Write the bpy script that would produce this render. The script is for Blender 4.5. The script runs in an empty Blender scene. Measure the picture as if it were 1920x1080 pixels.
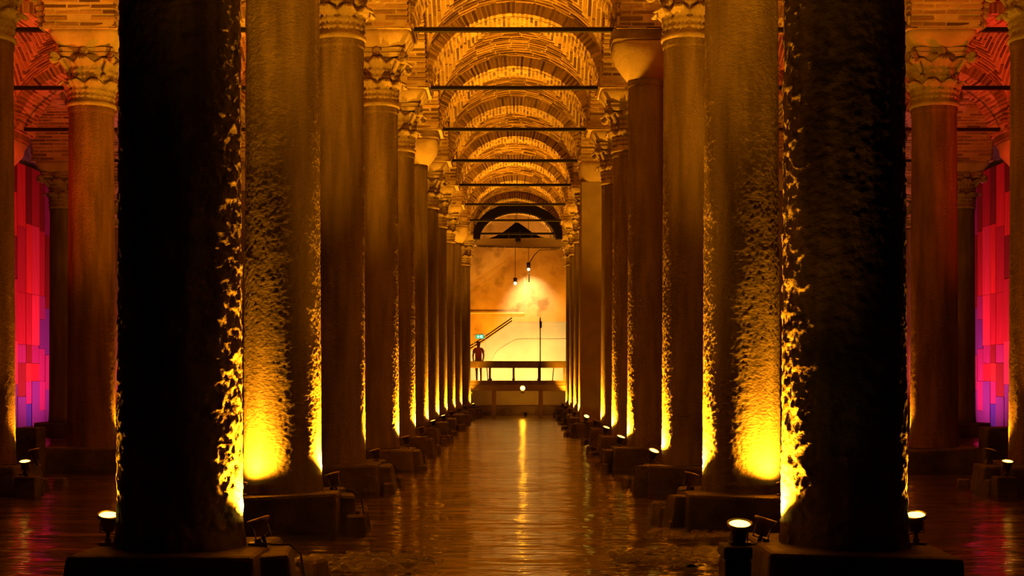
import bpy, bmesh, math, random
from mathutils import Vector, Matrix, Euler
random.seed(7)
PI = math.pi
SC = bpy.context.scene
COL = SC.collection
F, VX, VY, CH = 2667.0, 968.0, 712.0, 1.55      # focal length (px), vanishing point, eye height

# ------------------------------------------------------------------ camera, world, exposure
cam = bpy.data.cameras.new('camera')
cam.lens, cam.sensor_width = 50.0, 36.0
cam.shift_x, cam.shift_y = -(VX - 960) / 1920, (VY - 540) / 1920
cam.clip_end = 300
camo = bpy.data.objects.new('camera', cam)
COL.objects.link(camo)
camo.location = (0, 0, CH)
camo.rotation_euler = (PI / 2, 0, 0)
SC.camera = camo
w = bpy.data.worlds.new('world'); SC.world = w
w.use_nodes = True
w.node_tree.nodes['Background'].inputs[0].default_value = (0, 0, 0, 1)
w.node_tree.nodes['Background'].inputs[1].default_value = 0
vs = SC.view_settings
vs.view_transform, vs.look, vs.gamma, vs.exposure = 'Standard', 'None', 1.0, 0.0
vs.use_curve_mapping = False
try:
    SC.cycles.use_denoising = True
    SC.cycles.max_bounces = 6
    SC.cycles.diffuse_bounces = 4
    SC.cycles.glossy_bounces = 3
    SC.cycles.transparent_max_bounces = 8
    SC.cycles.sample_clamp_indirect = 4.0
    SC.cycles.use_light_tree = True
except Exception:
    pass
AMBER = (1.0, 0.352, 0.008)
P_LAMP = 2700.0        # a floodlight at a column foot

# ------------------------------------------------------------------ materials
def new_mat(name):
    m = bpy.data.materials.new(name); m.use_nodes = True
    nt = m.node_tree
    return m, nt, nt.nodes, nt.links, nt.nodes['Principled BSDF']

def plain(name, col, rough=0.6, metal=0.0, spec=0.3):
    m, nt, N, L, b = new_mat(name)
    b.inputs['Base Color'].default_value = (*col, 1)
    b.inputs['Roughness'].default_value = rough
    b.inputs['Metallic'].default_value = metal
    b.inputs['Specular IOR Level'].default_value = spec
    return m

def emit(name, col, s):
    m, nt, N, L, b = new_mat(name)
    b.inputs['Base Color'].default_value = (0, 0, 0, 1)
    b.inputs['Emission Color'].default_value = (*col, 1)
    b.inputs['Emission Strength'].default_value = s
    return m

def stone(name, c1, c2, grain=28, depth=0.012, streak=True, stretch=(1, 1, 1), rough=0.8, big=2.2, spots=None):
    m, nt, N, L, b = new_mat(name)
    tc = N.new('ShaderNodeTexCoord')
    mp = N.new('ShaderNodeMapping'); mp.inputs['Scale'].default_value = stretch
    L.new(tc.outputs['Object'], mp.inputs[0])
    n1 = N.new('ShaderNodeTexNoise'); n1.inputs['Scale'].default_value = big; n1.inputs['Detail'].default_value = 8
    if streak:
        mq = N.new('ShaderNodeMapping'); mq.inputs['Scale'].default_value = (2.6, 2.6, 0.35)
        L.new(tc.outputs['Object'], mq.inputs[0]); L.new(mq.outputs[0], n1.inputs[0])
    else:
        L.new(tc.outputs['Object'], n1.inputs[0])
    cr = N.new('ShaderNodeValToRGB')
    cr.color_ramp.elements[0].position = .35; cr.color_ramp.elements[1].position = .68
    cr.color_ramp.elements[0].color = (*c1, 1); cr.color_ramp.elements[1].color = (*c2, 1)
    L.new(n1.outputs[0], cr.inputs[0])
    col = cr.outputs[0]
    if spots:
        v = N.new('ShaderNodeTexNoise'); v.inputs['Scale'].default_value = spots[1]; v.inputs['Detail'].default_value = 4
        L.new(tc.outputs['Object'], v.inputs[0])
        r2 = N.new('ShaderNodeValToRGB'); r2.color_ramp.elements[0].position = .56; r2.color_ramp.elements[1].position = .68
        L.new(v.outputs[0], r2.inputs[0])
        mx = N.new('ShaderNodeMixRGB'); mx.inputs[2].default_value = (*spots[0], 1)
        L.new(r2.outputs[0], mx.inputs[0]); L.new(col, mx.inputs[1]); col = mx.outputs[0]
    L.new(col, b.inputs['Base Color'])
    n2 = N.new('ShaderNodeTexNoise'); n2.inputs['Scale'].default_value = grain; n2.inputs['Detail'].default_value = 5
    n2.inputs['Roughness'].default_value = .6
    L.new(mp.outputs[0], n2.inputs[0])
    bp = N.new('ShaderNodeBump'); bp.inputs['Distance'].default_value = depth; bp.inputs['Strength'].default_value = 1.0
    L.new(n2.outputs[0], bp.inputs['Height'])
    L.new(bp.outputs[0], b.inputs['Normal'])
    b.inputs['Roughness'].default_value = rough
    b.inputs['Specular IOR Level'].default_value = .25
    return m

def brick_mat(name, dark, light):
    m, nt, N, L, b = new_mat(name)
    oi = N.new('ShaderNodeObjectInfo'); ge = N.new('ShaderNodeNewGeometry')
    ad = N.new('ShaderNodeMath'); ad.operation = 'ADD'
    L.new(oi.outputs['Random'], ad.inputs[0]); L.new(ge.outputs['Random Per Island'], ad.inputs[1])
    fr = N.new('ShaderNodeMath'); fr.operation = 'FRACT'; L.new(ad.outputs[0], fr.inputs[0])
    cr = N.new('ShaderNodeValToRGB')
    cr.color_ramp.elements[0].color = (*dark, 1); cr.color_ramp.elements[1].color = (*light, 1)
    L.new(fr.outputs[0], cr.inputs[0])
    tc = N.new('ShaderNodeTexCoord')
    n = N.new('ShaderNodeTexNoise'); n.inputs['Scale'].default_value = 9; n.inputs['Detail'].default_value = 5
    L.new(ge.outputs['Position'], n.inputs[0])
    mx = N.new('ShaderNodeMixRGB'); mx.blend_type = 'MULTIPLY'; mx.inputs[0].default_value = .55
    L.new(cr.outputs[0], mx.inputs[1]); L.new(n.outputs[0], mx.inputs[2])
    L.new(mx.outputs[0], b.inputs['Base Color'])
    bp = N.new('ShaderNodeBump'); bp.inputs['Distance'].default_value = .01
    n3 = N.new('ShaderNodeTexNoise'); n3.inputs['Scale'].default_value = 30
    L.new(ge.outputs['Position'], n3.inputs[0]); L.new(n3.outputs[0], bp.inputs['Height']); L.new(bp.outputs[0], b.inputs['Normal'])
    b.inputs['Roughness'].default_value = .9; b.inputs['Specular IOR Level'].default_value = .15
    return m

M = {}
M['shaft_rough'] = stone('weathered_marble', (.13, .09, .055), (.31, .235, .15), 16, .02, True, (1, 1, 1.2), .8, 2.2, ((.10, .08, .06), 5))
M['shaft_medium'] = stone('grained_marble', (.17, .12, .075), (.32, .24, .155), 40, .02, True, (1, 1, 1.3))
M['shaft_granite'] = stone('redbrown_stone', (.15, .075, .04), (.33, .17, .09), 30, .04, True, (1, 1, 1.3), spots=((.20, .10, .055), 40))  # redder base colour than the other shafts, with fine spots
M['shaft_tooled'] = stone('tooled_marble', (.18, .13, .08), (.34, .26, .17), 26, .018, True, (1, 1, 1.8))
M['shaft_fine'] = stone('fine_marble', (.18, .13, .08), (.33, .25, .165), 30, .05, True, (1, 1, 1.3))
M['capital'] = stone('carved_marble', (.30, .23, .15), (.52, .42, .29), 22, .012, False)
M['impost'] = stone('smooth_impost_stone', (.42, .32, .20), (.58, .46, .31), 14, .012, False)
M['pedestal'] = stone('damp_dark_stone', (.035, .024, .017), (.13, .09, .06), 9, .03, False, rough=.55)
M['brick'] = brick_mat('old_brick', (.17, .10, .06), (.72, .49, .30))
M['mortar'] = stone('lime_mortar', (.46, .37, .26), (.68, .55, .40), 24, .012, False)
M['mortar_dark'] = stone('recessed_mortar', (.16, .11, .075), (.36, .28, .20), 24, .012, False)
M['iron'] = plain('black_iron', (.012, .009, .008), .55, .0, .3)
M['lamp_metal'] = plain('lamp_bronze', (.16, .12, .08), .35, .8)
M['lamp_rim'] = plain('lamp_rim', (.45, .38, .28), .3, .9)
M['lens'] = emit('lamp_lens', (1.0, .62, .05), 14)
M['cable'] = plain('black_cable', (.015, .012, .01), .6)
M['plaster'] = stone('stained_plaster', (.42, .26, .12), (.66, .48, .26), 12, .02, False, big=.7, spots=((.30, .2, .1), 1.1))
M['pale_plaster'] = stone('pale_plaster', (.62, .54, .40), (.80, .72, .55), 8, .008, False, big=.8)
M['concrete'] = stone('smooth_concrete', (.32, .25, .16), (.40, .32, .21), 10, .004, False)
M['deck'] = stone('dark_timber', (.16, .11, .06), (.27, .19, .11), 18, .01, False)
M['wall_stone'] = stone('wall_stone', (.16, .12, .09), (.30, .24, .18), 8, .02, False)
M['shade_black'] = plain('shade_black', (.010, .008, .007), .95, 0, .1)  # flat black standing in for shade on the far arch and vault
M['white_cloth'] = plain('pale_cloth', (.62, .50, .36), .8)
M['skin'] = plain('skin', (.55, .32, .22), .6)
M['hair'] = plain('dark_brown_hair', (.05, .025, .012), .7)
M['shirt'] = plain('orange_pink_shirt', (.75, .22, .12), .85)
M['shorts'] = plain('dark_red_shorts', (.22, .07, .05), .85)
M['sign_green'] = emit('exit_sign_green', (.02, .55, .22), 1.1)
M['sign_white'] = emit('exit_sign_white', (.75, 1.0, .85), 1.4)
M['white_paper'] = plain('white_paper', (.75, .7, .6), .7)
M['ink'] = plain('dark_ink', (.05, .04, .03), .7)
M['bulb'] = emit('hanging_bulb', (1, .78, .35), 8)

def light_patch_mat(name, c):  # colours of the projected wall light, painted into the slabs
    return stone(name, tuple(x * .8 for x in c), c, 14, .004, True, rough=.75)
LIGHT_PATCH_MATS = {k: light_patch_mat('light_patch_' + k, c) for k, c in {
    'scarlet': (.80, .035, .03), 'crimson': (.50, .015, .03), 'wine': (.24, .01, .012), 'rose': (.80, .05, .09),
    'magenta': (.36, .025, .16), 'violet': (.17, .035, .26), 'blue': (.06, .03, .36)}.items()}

def water_mat():
    m, nt, N, L, b = new_mat('shallow_water')
    N.remove(b)
    out = N['Material Output']
    tc = N.new('ShaderNodeNewGeometry')
    def noise(sx, sy, det):
        mp = N.new('ShaderNodeMapping'); mp.inputs['Scale'].default_value = (sx, sy, 1)
        L.new(tc.outputs['Position'], mp.inputs[0])
        n = N.new('ShaderNodeTexNoise'); n.inputs['Scale'].default_value = 1; n.inputs['Detail'].default_value = det
        L.new(mp.outputs[0], n.inputs[0]); return n
    a = noise(.30, 1.0, 4); c = noise(1.6, 5, 2)
    ad = N.new('ShaderNodeMath'); ad.operation = 'MULTIPLY_ADD'; ad.inputs[1].default_value = .20
    L.new(c.outputs[0], ad.inputs[0]); L.new(a.outputs[0], ad.inputs[2])
    bp = N.new('ShaderNodeBump'); bp.inputs['Distance'].default_value = .135; bp.inputs['Strength'].default_value = 1
    L.new(ad.outputs[0], bp.inputs['Height'])
    gl = N.new('ShaderNodeBsdfGlossy'); gl.inputs['Roughness'].default_value = .05
    gl.inputs['Color'].default_value = (.95, .9, .82, 1)
    g2 = N.new('ShaderNodeBsdfGlossy'); g2.inputs['Roughness'].default_value = .20; g2.inputs['Color'].default_value = (.95, .9, .82, 1)
    L.new(bp.outputs[0], g2.inputs['Normal'])
    gm = N.new('ShaderNodeMixShader'); gm.inputs[0].default_value = .4
    L.new(gl.outputs[0], gm.inputs[1]); L.new(g2.outputs[0], gm.inputs[2])
    tr = N.new('ShaderNodeBsdfTransparent'); tr.inputs[0].default_value = (.80, .66, .48, 1)
    fr = N.new('ShaderNodeFresnel'); fr.inputs[0].default_value = 1.6
    L.new(bp.outputs[0], gl.inputs['Normal']); L.new(bp.outputs[0], fr.inputs['Normal'])
    mx = N.new('ShaderNodeMixShader')
    L.new(fr.outputs[0], mx.inputs[0]); L.new(tr.outputs[0], mx.inputs[1]); L.new(gm.outputs[0], mx.inputs[2])
    L.new(mx.outputs[0], out.inputs[0])
    return m
M['water'] = water_mat()
M['wet_paving'] = stone('wet_paving', (.06, .04, .025), (.20, .14, .085), 16, .03, False, rough=.2, big=2)
M['floor'] = stone('wet_floor_stone', (.14, .09, .055), (.34, .24, .15), 12, .02, False, rough=.28, big=1.3)

# ------------------------------------------------------------------ mesh helpers
class MB:
    def __init__(s): s.v, s.f = [], []
    def add(s, vs_, fs):
        o = len(s.v); s.v.extend([tuple(v) for v in vs_]); s.f.extend([tuple(i + o for i in f) for f in fs])
    def box(s, c, d, mat=None, taper=None):
        x, y, z = d[0] / 2, d[1] / 2, d[2] / 2
        t = taper or (1, 1)
        vs_ = [Vector(p) for p in ((-x, -y, -z), (x, -y, -z), (x, y, -z), (-x, y, -z),
               (-x * t[0], -y * t[1], z), (x * t[0], -y * t[1], z), (x * t[0], y * t[1], z), (-x * t[0], y * t[1], z))]
        if mat is not None: vs_ = [mat @ v for v in vs_]
        s.add([v + Vector(c) for v in vs_], BOXF); return s
    def mat_box(s, m):
        s.add([m @ v for v in random.choice(UNIT)], BOXF)
    def lathe(s, prof, seg=24, c=(0, 0, 0), mat=None, cap=True):
        vs_, fs = [], []
        for r, z in prof:
            for i in range(seg):
                a = 2 * PI * i / seg
                p = Vector((r * math.cos(a), r * math.sin(a), z))
                if mat is not None: p = mat @ p
                vs_.append(p + Vector(c))
        for j in range(len(prof) - 1):
            for i in range(seg):
                k = (i + 1) % seg
                fs.append((j * seg + i, j * seg + k, (j + 1) * seg + k, (j + 1) * seg + i))
        if cap:
            fs.append(tuple(range(seg - 1, -1, -1))); fs.append(tuple((len(prof) - 1) * seg + i for i in range(seg)))
        s.add(vs_, fs); return s
    def tube(s, pts, r, seg=8):
        pts = [Vector(p) for p in pts]; vs_, fs = [], []
        for i, p in enumerate(pts):
            d = (pts[min(i + 1, len(pts) - 1)] - pts[max(i - 1, 0)]).normalized()
            up = Vector((0, 0, 1)) if abs(d.z) < .9 else Vector((1, 0, 0))
            a = d.cross(up).normalized(); b = d.cross(a)
            for k in range(seg):
                t = 2 * PI * k / seg
                vs_.append(p + (a * math.cos(t) + b * math.sin(t)) * r)
        for i in range(len(pts) - 1):
            for k in range(seg):
                q = (k + 1) % seg
                fs.append((i * seg + k, i * seg + q, (i + 1) * seg + q, (i + 1) * seg + k))
        fs.append(tuple(range(seg - 1, -1, -1))); fs.append(tuple((len(pts) - 1) * seg + k for k in range(seg)))
        s.add(vs_, fs); return s
    def mesh(s, name, mat, smooth=False):
        me = bpy.data.meshes.new(name); me.from_pydata(s.v, [], s.f); me.update()
        if mat: me.materials.append(mat)
        if smooth: me.polygons.foreach_set('use_smooth', [True] * len(me.polygons))
        return me
BOXF = [(3, 2, 1, 0), (4, 5, 6, 7), (0, 1, 5, 4), (1, 2, 6, 5), (2, 3, 7, 6), (3, 0, 4, 7)]
UNIT = []
for k in range(6):
    r_ = random.Random(k)
    UNIT.append([Vector((x * (.5 - r_.random() * .035), y * (.5 - r_.random() * .09), z * (.5 - r_.random() * .03)))
                 for x, y, z in ((-1, -1, -1), (1, -1, -1), (1, 1, -1), (-1, 1, -1), (-1, -1, 1), (1, -1, 1), (1, 1, 1), (-1, 1, 1))])
BRICKS = []
for u in UNIT:
    mb = MB(); mb.add(u, BOXF); BRICKS.append(mb.mesh('brick', M['brick']))

def link(name, data, parent=None, loc=None, rot=None):
    o = bpy.data.objects.new(name, data); COL.objects.link(o)
    if parent: o.parent = parent
    if loc is not None: o.location = loc
    if rot is not None: o.rotation_euler = rot
    return o

def tag(o, label=None, cat=None, group=None, kind=None):
    if label: o['label'] = label
    if cat: o['category'] = cat
    if group: o['group'] = group
    if kind: o['kind'] = kind
    return o

def bevel(o, width, seg=2):
    m = o.modifiers.new('bevel', 'BEVEL'); m.width = width; m.segments = seg; m.limit_method = 'ANGLE'
    return o

def bricks(mats, parent, single, name='brick'):
    if single:
        for m in mats[:300]:
            o = bpy.data.objects.new(name, random.choice(BRICKS)); COL.objects.link(o)
            o.parent = parent; o.matrix_local = m
        mats = mats[300:]
    if mats:
        mb = MB()
        for m in mats: mb.mat_box(m)
        o = link('bricks', mb.mesh('bricks', M['brick']), parent); o['kind'] = 'stuff'
        return o

def frame(c, ux, uy, uz, d):
    m = Matrix.Identity(4)
    for i, (u, s) in enumerate(zip((ux, uy, uz), d)):
        for j in range(3): m[j][i] = u[j] * s
    m.translation = c
    return m

# ------------------------------------------------------------------ the grid
BAY = 4.9
def YK(k): return BAY * (k + .07)
ROWX = {-3: -12.62, -2: -7.42, -1: -2.44, 1: 2.36, 2: 7.30, 3: 12.40}
ORD = {2: 'nearest', 3: 'second', 4: 'third', 5: 'fourth', 6: 'fifth', 7: 'sixth', 8: 'seventh', 9: 'eighth', 10: 'ninth', 11: 'tenth', 12: 'eleventh', 13: 'twelfth'}
Z0, RISE, SPAN, AW = 7.55, 1.50, 1.76, 0.60       # arch springing, rise, half span, half width of an arch band
YEND = 68.0

# ------------------------------------------------------------------ structure: floor, water, walls
def grid_mesh(name, x0, x1, y0, y1, nx, ny, zf, mat):
    mb = MB(); vs_, fs = [], []
    for j in range(ny + 1):
        for i in range(nx + 1):
            x, y = x0 + (x1 - x0) * i / nx, y0 + (y1 - y0) * j / ny
            vs_.append((x, y, zf(x, y)))
    for j in range(ny):
        for i in range(nx):
            a = j * (nx + 1) + i; fs.append((a, a + 1, a + nx + 2, a + nx + 1))
    mb.add(vs_, fs); return mb.mesh(name, mat, True)
from mathutils import noise as MN
def floor_z(x, y):
    z = -.07 + .035 * MN.noise(Vector((x * .5, y * .35, 0))) + .02 * MN.noise(Vector((x * 2.1, y * 1.6, 3)))
    return z
fl = tag(link('floor', grid_mesh('floor', -17, 17, 0, YEND, 170, 240, floor_z, M['floor'])), 'dark wet stone floor under shallow water', kind='structure')
tag(link('water', grid_mesh('water', -17, 17, 0, YEND, 4, 8, lambda x, y: 0, M['water'])), 'rippled shallow water reflecting the amber lights', kind='structure')

for n_, (cx, cy, r, h) in enumerate(((1.55, 12.5, .70, .036), (-1.35, 12.1, .7, .030), (1.75, 14.4, .5, .030))):
    def sz(x, y):
        p = Vector((x * 3 + n_ * 9, y * 3, 2)); d = math.hypot(x, y) / r * (1 + .35 * MN.noise(p))
        ck = min(1, abs(MN.noise(Vector((x * 4 + n_ * 5, y * 4, 7)))) * 9)
        return (h * max(0, 1 - d ** 3) - .06 * max(0, min(1, (d - .9) * 5))) + .022 * MN.noise(p * 5) - .03 * (1 - ck)
    link('paving_stone', grid_mesh('paving_stone', -r, r, -r, r, 56, 56, sz, M['wet_paving']), fl, (cx, cy, 0))

def wall(name, c, d, mat, label):
    o = link(name, MB().box((0, 0, 0), d).mesh(name, mat), None, c)
    return tag(o, label, kind='structure')
WXL, WXR = -16.2, 15.85
wl = wall('wall_left', (WXL - .25, 44, 5), (.5, 49, 10.4), M['wall_stone'], 'left cistern wall with red and magenta projected light painted on slabs')
wr = wall('wall_right', (WXR + .25, 44, 5), (.5, 49, 10.4), M['wall_stone'], 'right cistern wall with red and magenta projected light painted on slabs')
wb = wall('wall_back', (0, YEND + .3, 5), (34, .6, 10.4), M['plaster'], 'stained orange plaster end wall behind the stair')

def light_patches(wallo, x, s):
    # projected wall light painted as coloured slabs: columns of slabs along Y, each slab a part
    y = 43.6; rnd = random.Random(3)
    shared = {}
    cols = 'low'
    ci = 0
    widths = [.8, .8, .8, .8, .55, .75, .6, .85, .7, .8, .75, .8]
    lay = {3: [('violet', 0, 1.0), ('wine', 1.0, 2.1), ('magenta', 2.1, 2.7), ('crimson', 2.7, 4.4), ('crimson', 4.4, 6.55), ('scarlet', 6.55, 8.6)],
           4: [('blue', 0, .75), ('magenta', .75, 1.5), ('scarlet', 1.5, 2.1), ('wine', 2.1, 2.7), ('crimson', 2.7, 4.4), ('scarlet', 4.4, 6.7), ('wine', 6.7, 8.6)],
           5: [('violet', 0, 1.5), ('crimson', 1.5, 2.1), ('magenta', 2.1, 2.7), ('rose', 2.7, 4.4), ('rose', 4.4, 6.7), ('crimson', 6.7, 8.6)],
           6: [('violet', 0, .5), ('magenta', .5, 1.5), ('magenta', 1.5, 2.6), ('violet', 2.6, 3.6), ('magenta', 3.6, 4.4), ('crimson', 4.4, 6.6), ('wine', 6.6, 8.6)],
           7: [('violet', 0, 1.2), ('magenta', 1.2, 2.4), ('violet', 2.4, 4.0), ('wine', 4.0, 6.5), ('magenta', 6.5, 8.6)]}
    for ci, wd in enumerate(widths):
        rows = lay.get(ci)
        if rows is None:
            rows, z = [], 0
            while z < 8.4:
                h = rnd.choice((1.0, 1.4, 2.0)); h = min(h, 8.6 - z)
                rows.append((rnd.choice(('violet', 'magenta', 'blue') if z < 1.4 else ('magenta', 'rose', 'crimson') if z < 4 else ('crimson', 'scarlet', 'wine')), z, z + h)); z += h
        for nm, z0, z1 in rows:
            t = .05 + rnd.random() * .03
            o = link('light_patch', MB().box((0, 0, 0), (t * 2, wd - .012, z1 - z0 - .012)).mesh('light_patch', LIGHT_PATCH_MATS[nm]), wallo)
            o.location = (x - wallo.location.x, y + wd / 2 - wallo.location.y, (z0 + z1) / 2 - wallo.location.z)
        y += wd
light_patches(wl, WXL, 1); light_patches(wr, WXR, -1)

# ------------------------------------------------------------------ structure: arches, piers, vault bays
def arch_pt(t, off=0):
    n = Vector((math.cos(t) / SPAN, math.sin(t) / RISE)).normalized()
    return Vector((SPAN * math.cos(t), Z0 + RISE * math.sin(t))) + n * off, n

def arch_body():
    mb = MB(); vs_, fs = [], []
    n = 40
    for i in range(n + 1):
        t = PI * i / n
        a, nn = arch_pt(t, .012); b, _ = arch_pt(t, .62)
        for y in (-AW + .014, AW - .014):
            vs_.append((a.x, y, a.y)); vs_.append((b.x, y, b.y))
    for i in range(n):
        p = i * 4; q = p + 4
        fs += [(p, p + 2, q + 2, q), (p + 1, q + 1, q + 3, p + 3), (p, q, q + 1, p + 1), (p + 2, p + 3, q + 3, q + 2)]
    mb.add(vs_, fs); return mb.mesh('arch_core', M['mortar'])
ARCH_CORE = arch_body()

def arch_bricks(seed):
    r = random.Random(seed); out = []
    L_ = []; t = 0; s = 0
    # walk along the curve with even pitch
    N_ = 2000; acc = 0; prev, _ = arch_pt(0); pitch = .098; nxt = .04
    for i in range(1, N_ + 1):
        t = PI * i / N_; p, _ = arch_pt(t); acc += (p - prev).length; prev = p
        if acc >= nxt: L_.append(t); nxt += pitch
    for j, t in enumerate(L_):
        cuts = [-AW, -AW + .40, -AW + .80, AW] if j % 2 else [-AW, -AW + .2, -AW + .6, -AW + 1.0, AW]
        for a, b in zip(cuts, cuts[1:]):
            dep = .30
            pr = r.uniform(-.012, .014)
            c, n = arch_pt(t, dep / 2 - pr)
            ta = Vector((-n.y, n.x))
            ya = a + (.008 if a > -AW else -r.uniform(0, .02)); yb = b - (.008 if b < AW else -r.uniform(0, .02))
            out.append(frame(Vector((c.x, (ya + yb) / 2, c.y)), Vector((0, 1, 0)), Vector((ta.x, 0, ta.y)), Vector((n.x, 0, n.y)),
                             (yb - ya, .058 + r.uniform(-.006, .008), dep)))
    return out
_ab = arch_bricks(1)
_mb = MB()
for m_ in _ab: _mb.mat_box(m_)
ARCH_STUFF = _mb.mesh('bricks', M['brick'])

def brick_arch(x, y, rot, sx, single, label):
    o = link('brick_arch', ARCH_CORE, None, (x, y, 0), (0, 0, rot)); o.scale = (sx, 1, 1)
    tag(o, label, kind='structure')
    if single: bricks(arch_bricks(int(x * 7 + y)), o, True)
    else:
        s = link('bricks', ARCH_STUFF, o); s['kind'] = 'stuff'
    return o

PW = .64
def pier_bricks(seed, faces):
    r = random.Random(seed); out = []
    z = Z0 - .02; j = 0
    while z < Z0 + 1.15:
        h = .062; fl = PW + .015
        for fi in faces:
            rot = Matrix.Rotation(fi * PI / 2, 4, 'Z')
            cuts = [-fl, -.32, .0, .34, fl] if j % 2 else [-fl, -.48, -.15, .18, .5, fl]
            for a, b in zip(cuts, cuts[1:]):
                pr = r.uniform(-.02, .035)
                m = frame(Vector(((a + b) / 2, -PW + .1 - pr, z + h / 2)), Vector((1, 0, 0)), Vector((0, 0, 1)), Vector((0, -1, 0)),
                          (b - a - .016, h + r.uniform(-.01, .008), .2))
                out.append(rot @ m)
        z += .105; j += 1
    return out
PIER_CORE = MB().box((0, 0, Z0 + .58), (2 * PW, 2 * PW, 1.2)).mesh('pier_core', M['mortar'])
_mb = MB()
for m_ in pier_bricks(5, (0, 1, 2, 3)): _mb.mat_box(m_)
PIER_STUFF = _mb.mesh('bricks', M['brick'])

A_ = 1.93
def web_z(x, y):
    m_, M_ = min(abs(x), abs(y)), max(abs(x), abs(y))
    return Z0 + .10 + 1.62 * math.sqrt(max(0, 1 - (m_ / (A_ + .02)) ** 2)) + .42 * (1 - (M_ / A_) ** 2)
def web_core(k):
    rot = Matrix.Rotation(k * PI / 2, 4, 'Z'); mb = MB(); vs_, fs = [], []
    n, q = 14, 14
    for i in range(n + 1):
        v = .02 + (A_ - .02) * i / n
        for j in range(q + 1):
            u = math.sin(PI / 2 * (-1 + 2 * j / q)) * v
            vs_.append(rot @ Vector((u, v, web_z(u, v) + .012)))
    for i in range(n):
        for j in range(q):
            a = i * (q + 1) + j; fs.append((a, a + q + 1, a + q + 2, a + 1))
    mb.add(vs_, fs); return mb.mesh('web', M['mortar'], True)
WEBS = [web_core(k) for k in range(4)]
def web_bricks(k, seed):
    rot = Matrix.Rotation(k * PI / 2, 4, 'Z'); r = random.Random(seed); out = []
    v = A_ - .10; row = 0
    while v > .12:
        # follow the curve in the plane y=v from -v to v
        pts, acc = [], [0]
        n = 160
        for i in range(n + 1):
            u = math.sin(PI / 2 * (-1 + 2 * i / n)) * v
            pts.append(Vector((u, v, web_z(u, v))))
            if i: acc.append(acc[-1] + (pts[-1] - pts[-2]).length)
        s = .02 - r.uniform(0, .4); tot = acc[-1]
        def at(s_):
            s_ = min(max(s_, 0), tot)
            for i in range(n):
                if acc[i + 1] >= s_:
                    f = (s_ - acc[i]) / max(1e-9, acc[i + 1] - acc[i]); return pts[i].lerp(pts[i + 1], f)
            return pts[-1]
        while s < tot - .03:
            ln_ = r.uniform(.36, .48); a, b = max(s, .01), min(s + ln_, tot - .01); s += ln_ + .004
            if b - a < .06: continue
            p, q = at(a + .003), at(b - .003); c = at((a + b) / 2)
            ux = (q - p); ln = ux.length; ux.normalize()
            e = .03
            slope = Vector((0, 1, (web_z(c.x, v + e) - web_z(c.x, v - e)) / (2 * e))).normalized()
            nz = ux.cross(slope).normalized()
            if nz.z < 0: nz = -nz
            sy = nz.cross(ux).normalized()
            cc = (p + q) / 2 * .5 + c * .5 + nz * (.03 - r.uniform(0.0, .022))
            out.append(rot @ frame(cc, ux, sy, nz, (ln, .062 + r.uniform(-.008, .006), .075)))
        v -= .094; row += 1
    return out
WEB_STUFF = []
for k in range(4):
    _mb = MB()
    for m_ in web_bricks(k, 11 + k): _mb.mat_box(m_)
    WEB_STUFF.append(_mb.mesh('bricks', M['brick']))

XS = [-3, -2, -1, 1, 2, 3]
AISLE = {(-1, 1): 'central aisle', (-2, -1): 'left side aisle', (1, 2): 'right side aisle', (-3, -2): 'outer left aisle', (2, 3): 'outer right aisle'}
for a, b in AISLE:
    x0, x1 = ROWX[a], ROWX[b]; cx = (x0 + x1) / 2; sx = (x1 - x0) / BAY
    central = (a, b) == (-1, 1); outer = abs(a) == 3 or abs(b) == 3
    for k in range(2, 14):
        if outer and k > 9 or k > 12 and not central: continue
        single = central and 4 < k < 9
        if k > 2:
            brick_arch(cx, YK(k), 0, sx, single, f'brick arch over the {AISLE[(a, b)]} at the {ORD[k]} columns')
        if k == 12 and not central: continue
        o = link('vault_bay', None, None, (cx, YK(k) + BAY / 2, 0)); o.scale = (sx, 1, 1)
        tag(o, f'cross vaulted brick bay of the {AISLE[(a, b)]} behind the {ORD[k]} columns', kind='structure')
        for q in range(4):
            wo = link('web', WEBS[q], o)
            if single and 4 < k < 8 and q in (0, 1, 3): bricks(web_bricks(q, k * 10 + q), wo, True)
            else:
                s = link('bricks', WEB_STUFF[q], wo); s['kind'] = 'stuff'
# arches along the rows, and the brick piers over the columns
for r_ in XS:
    for k in range(3, 13):
        if abs(r_) == 3 and not 6 <= k <= 9: continue
        if k < 12: brick_arch(ROWX[r_], YK(k) + BAY / 2, PI / 2, 1, False, f'brick arch along the {"left" if r_ < 0 else "right"} column row behind the {ORD[k]} column')
        o = link('brick_pier', PIER_CORE, None, (ROWX[r_], YK(k), 0))
        tag(o, f'square brick pier over the {ORD[k]} column of row {"left" if r_ < 0 else "right"}', kind='structure')
        single = (abs(r_) == 1 and k in (4, 5, 6, 7)) or (abs(r_) == 2 and k == 5)
        if single: bricks(pier_bricks(r_ * 13 + k, (0, 1 if r_ < 0 else 3)), o, True)
        else:
            s = link('bricks', PIER_STUFF, o); s['kind'] = 'stuff'

# ------------------------------------------------------------------ iron tie rods
for (a, b), nm in AISLE.items():
    outer = abs(a) == 3 or abs(b) == 3
    for k in range(5, 13 if (a, b) == (-1, 1) else 10):
        x0, x1 = ROWX[a] + PW, ROWX[b] - PW
        rod = MB().box(((x0 + x1) / 2, 0, 0), (x1 - x0 + .12, .07, .085)).mesh('tie_rod', M['iron'])
        o = link('tie_rod', rod, None, (0, YK(k) - .25, 7.60))
        bevel(o, .012, 1)
        tag(o, f'black iron tie rod spanning the {nm} at the {ORD[k]} columns', 'rod', 'iron tie rods under the arches')

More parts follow.
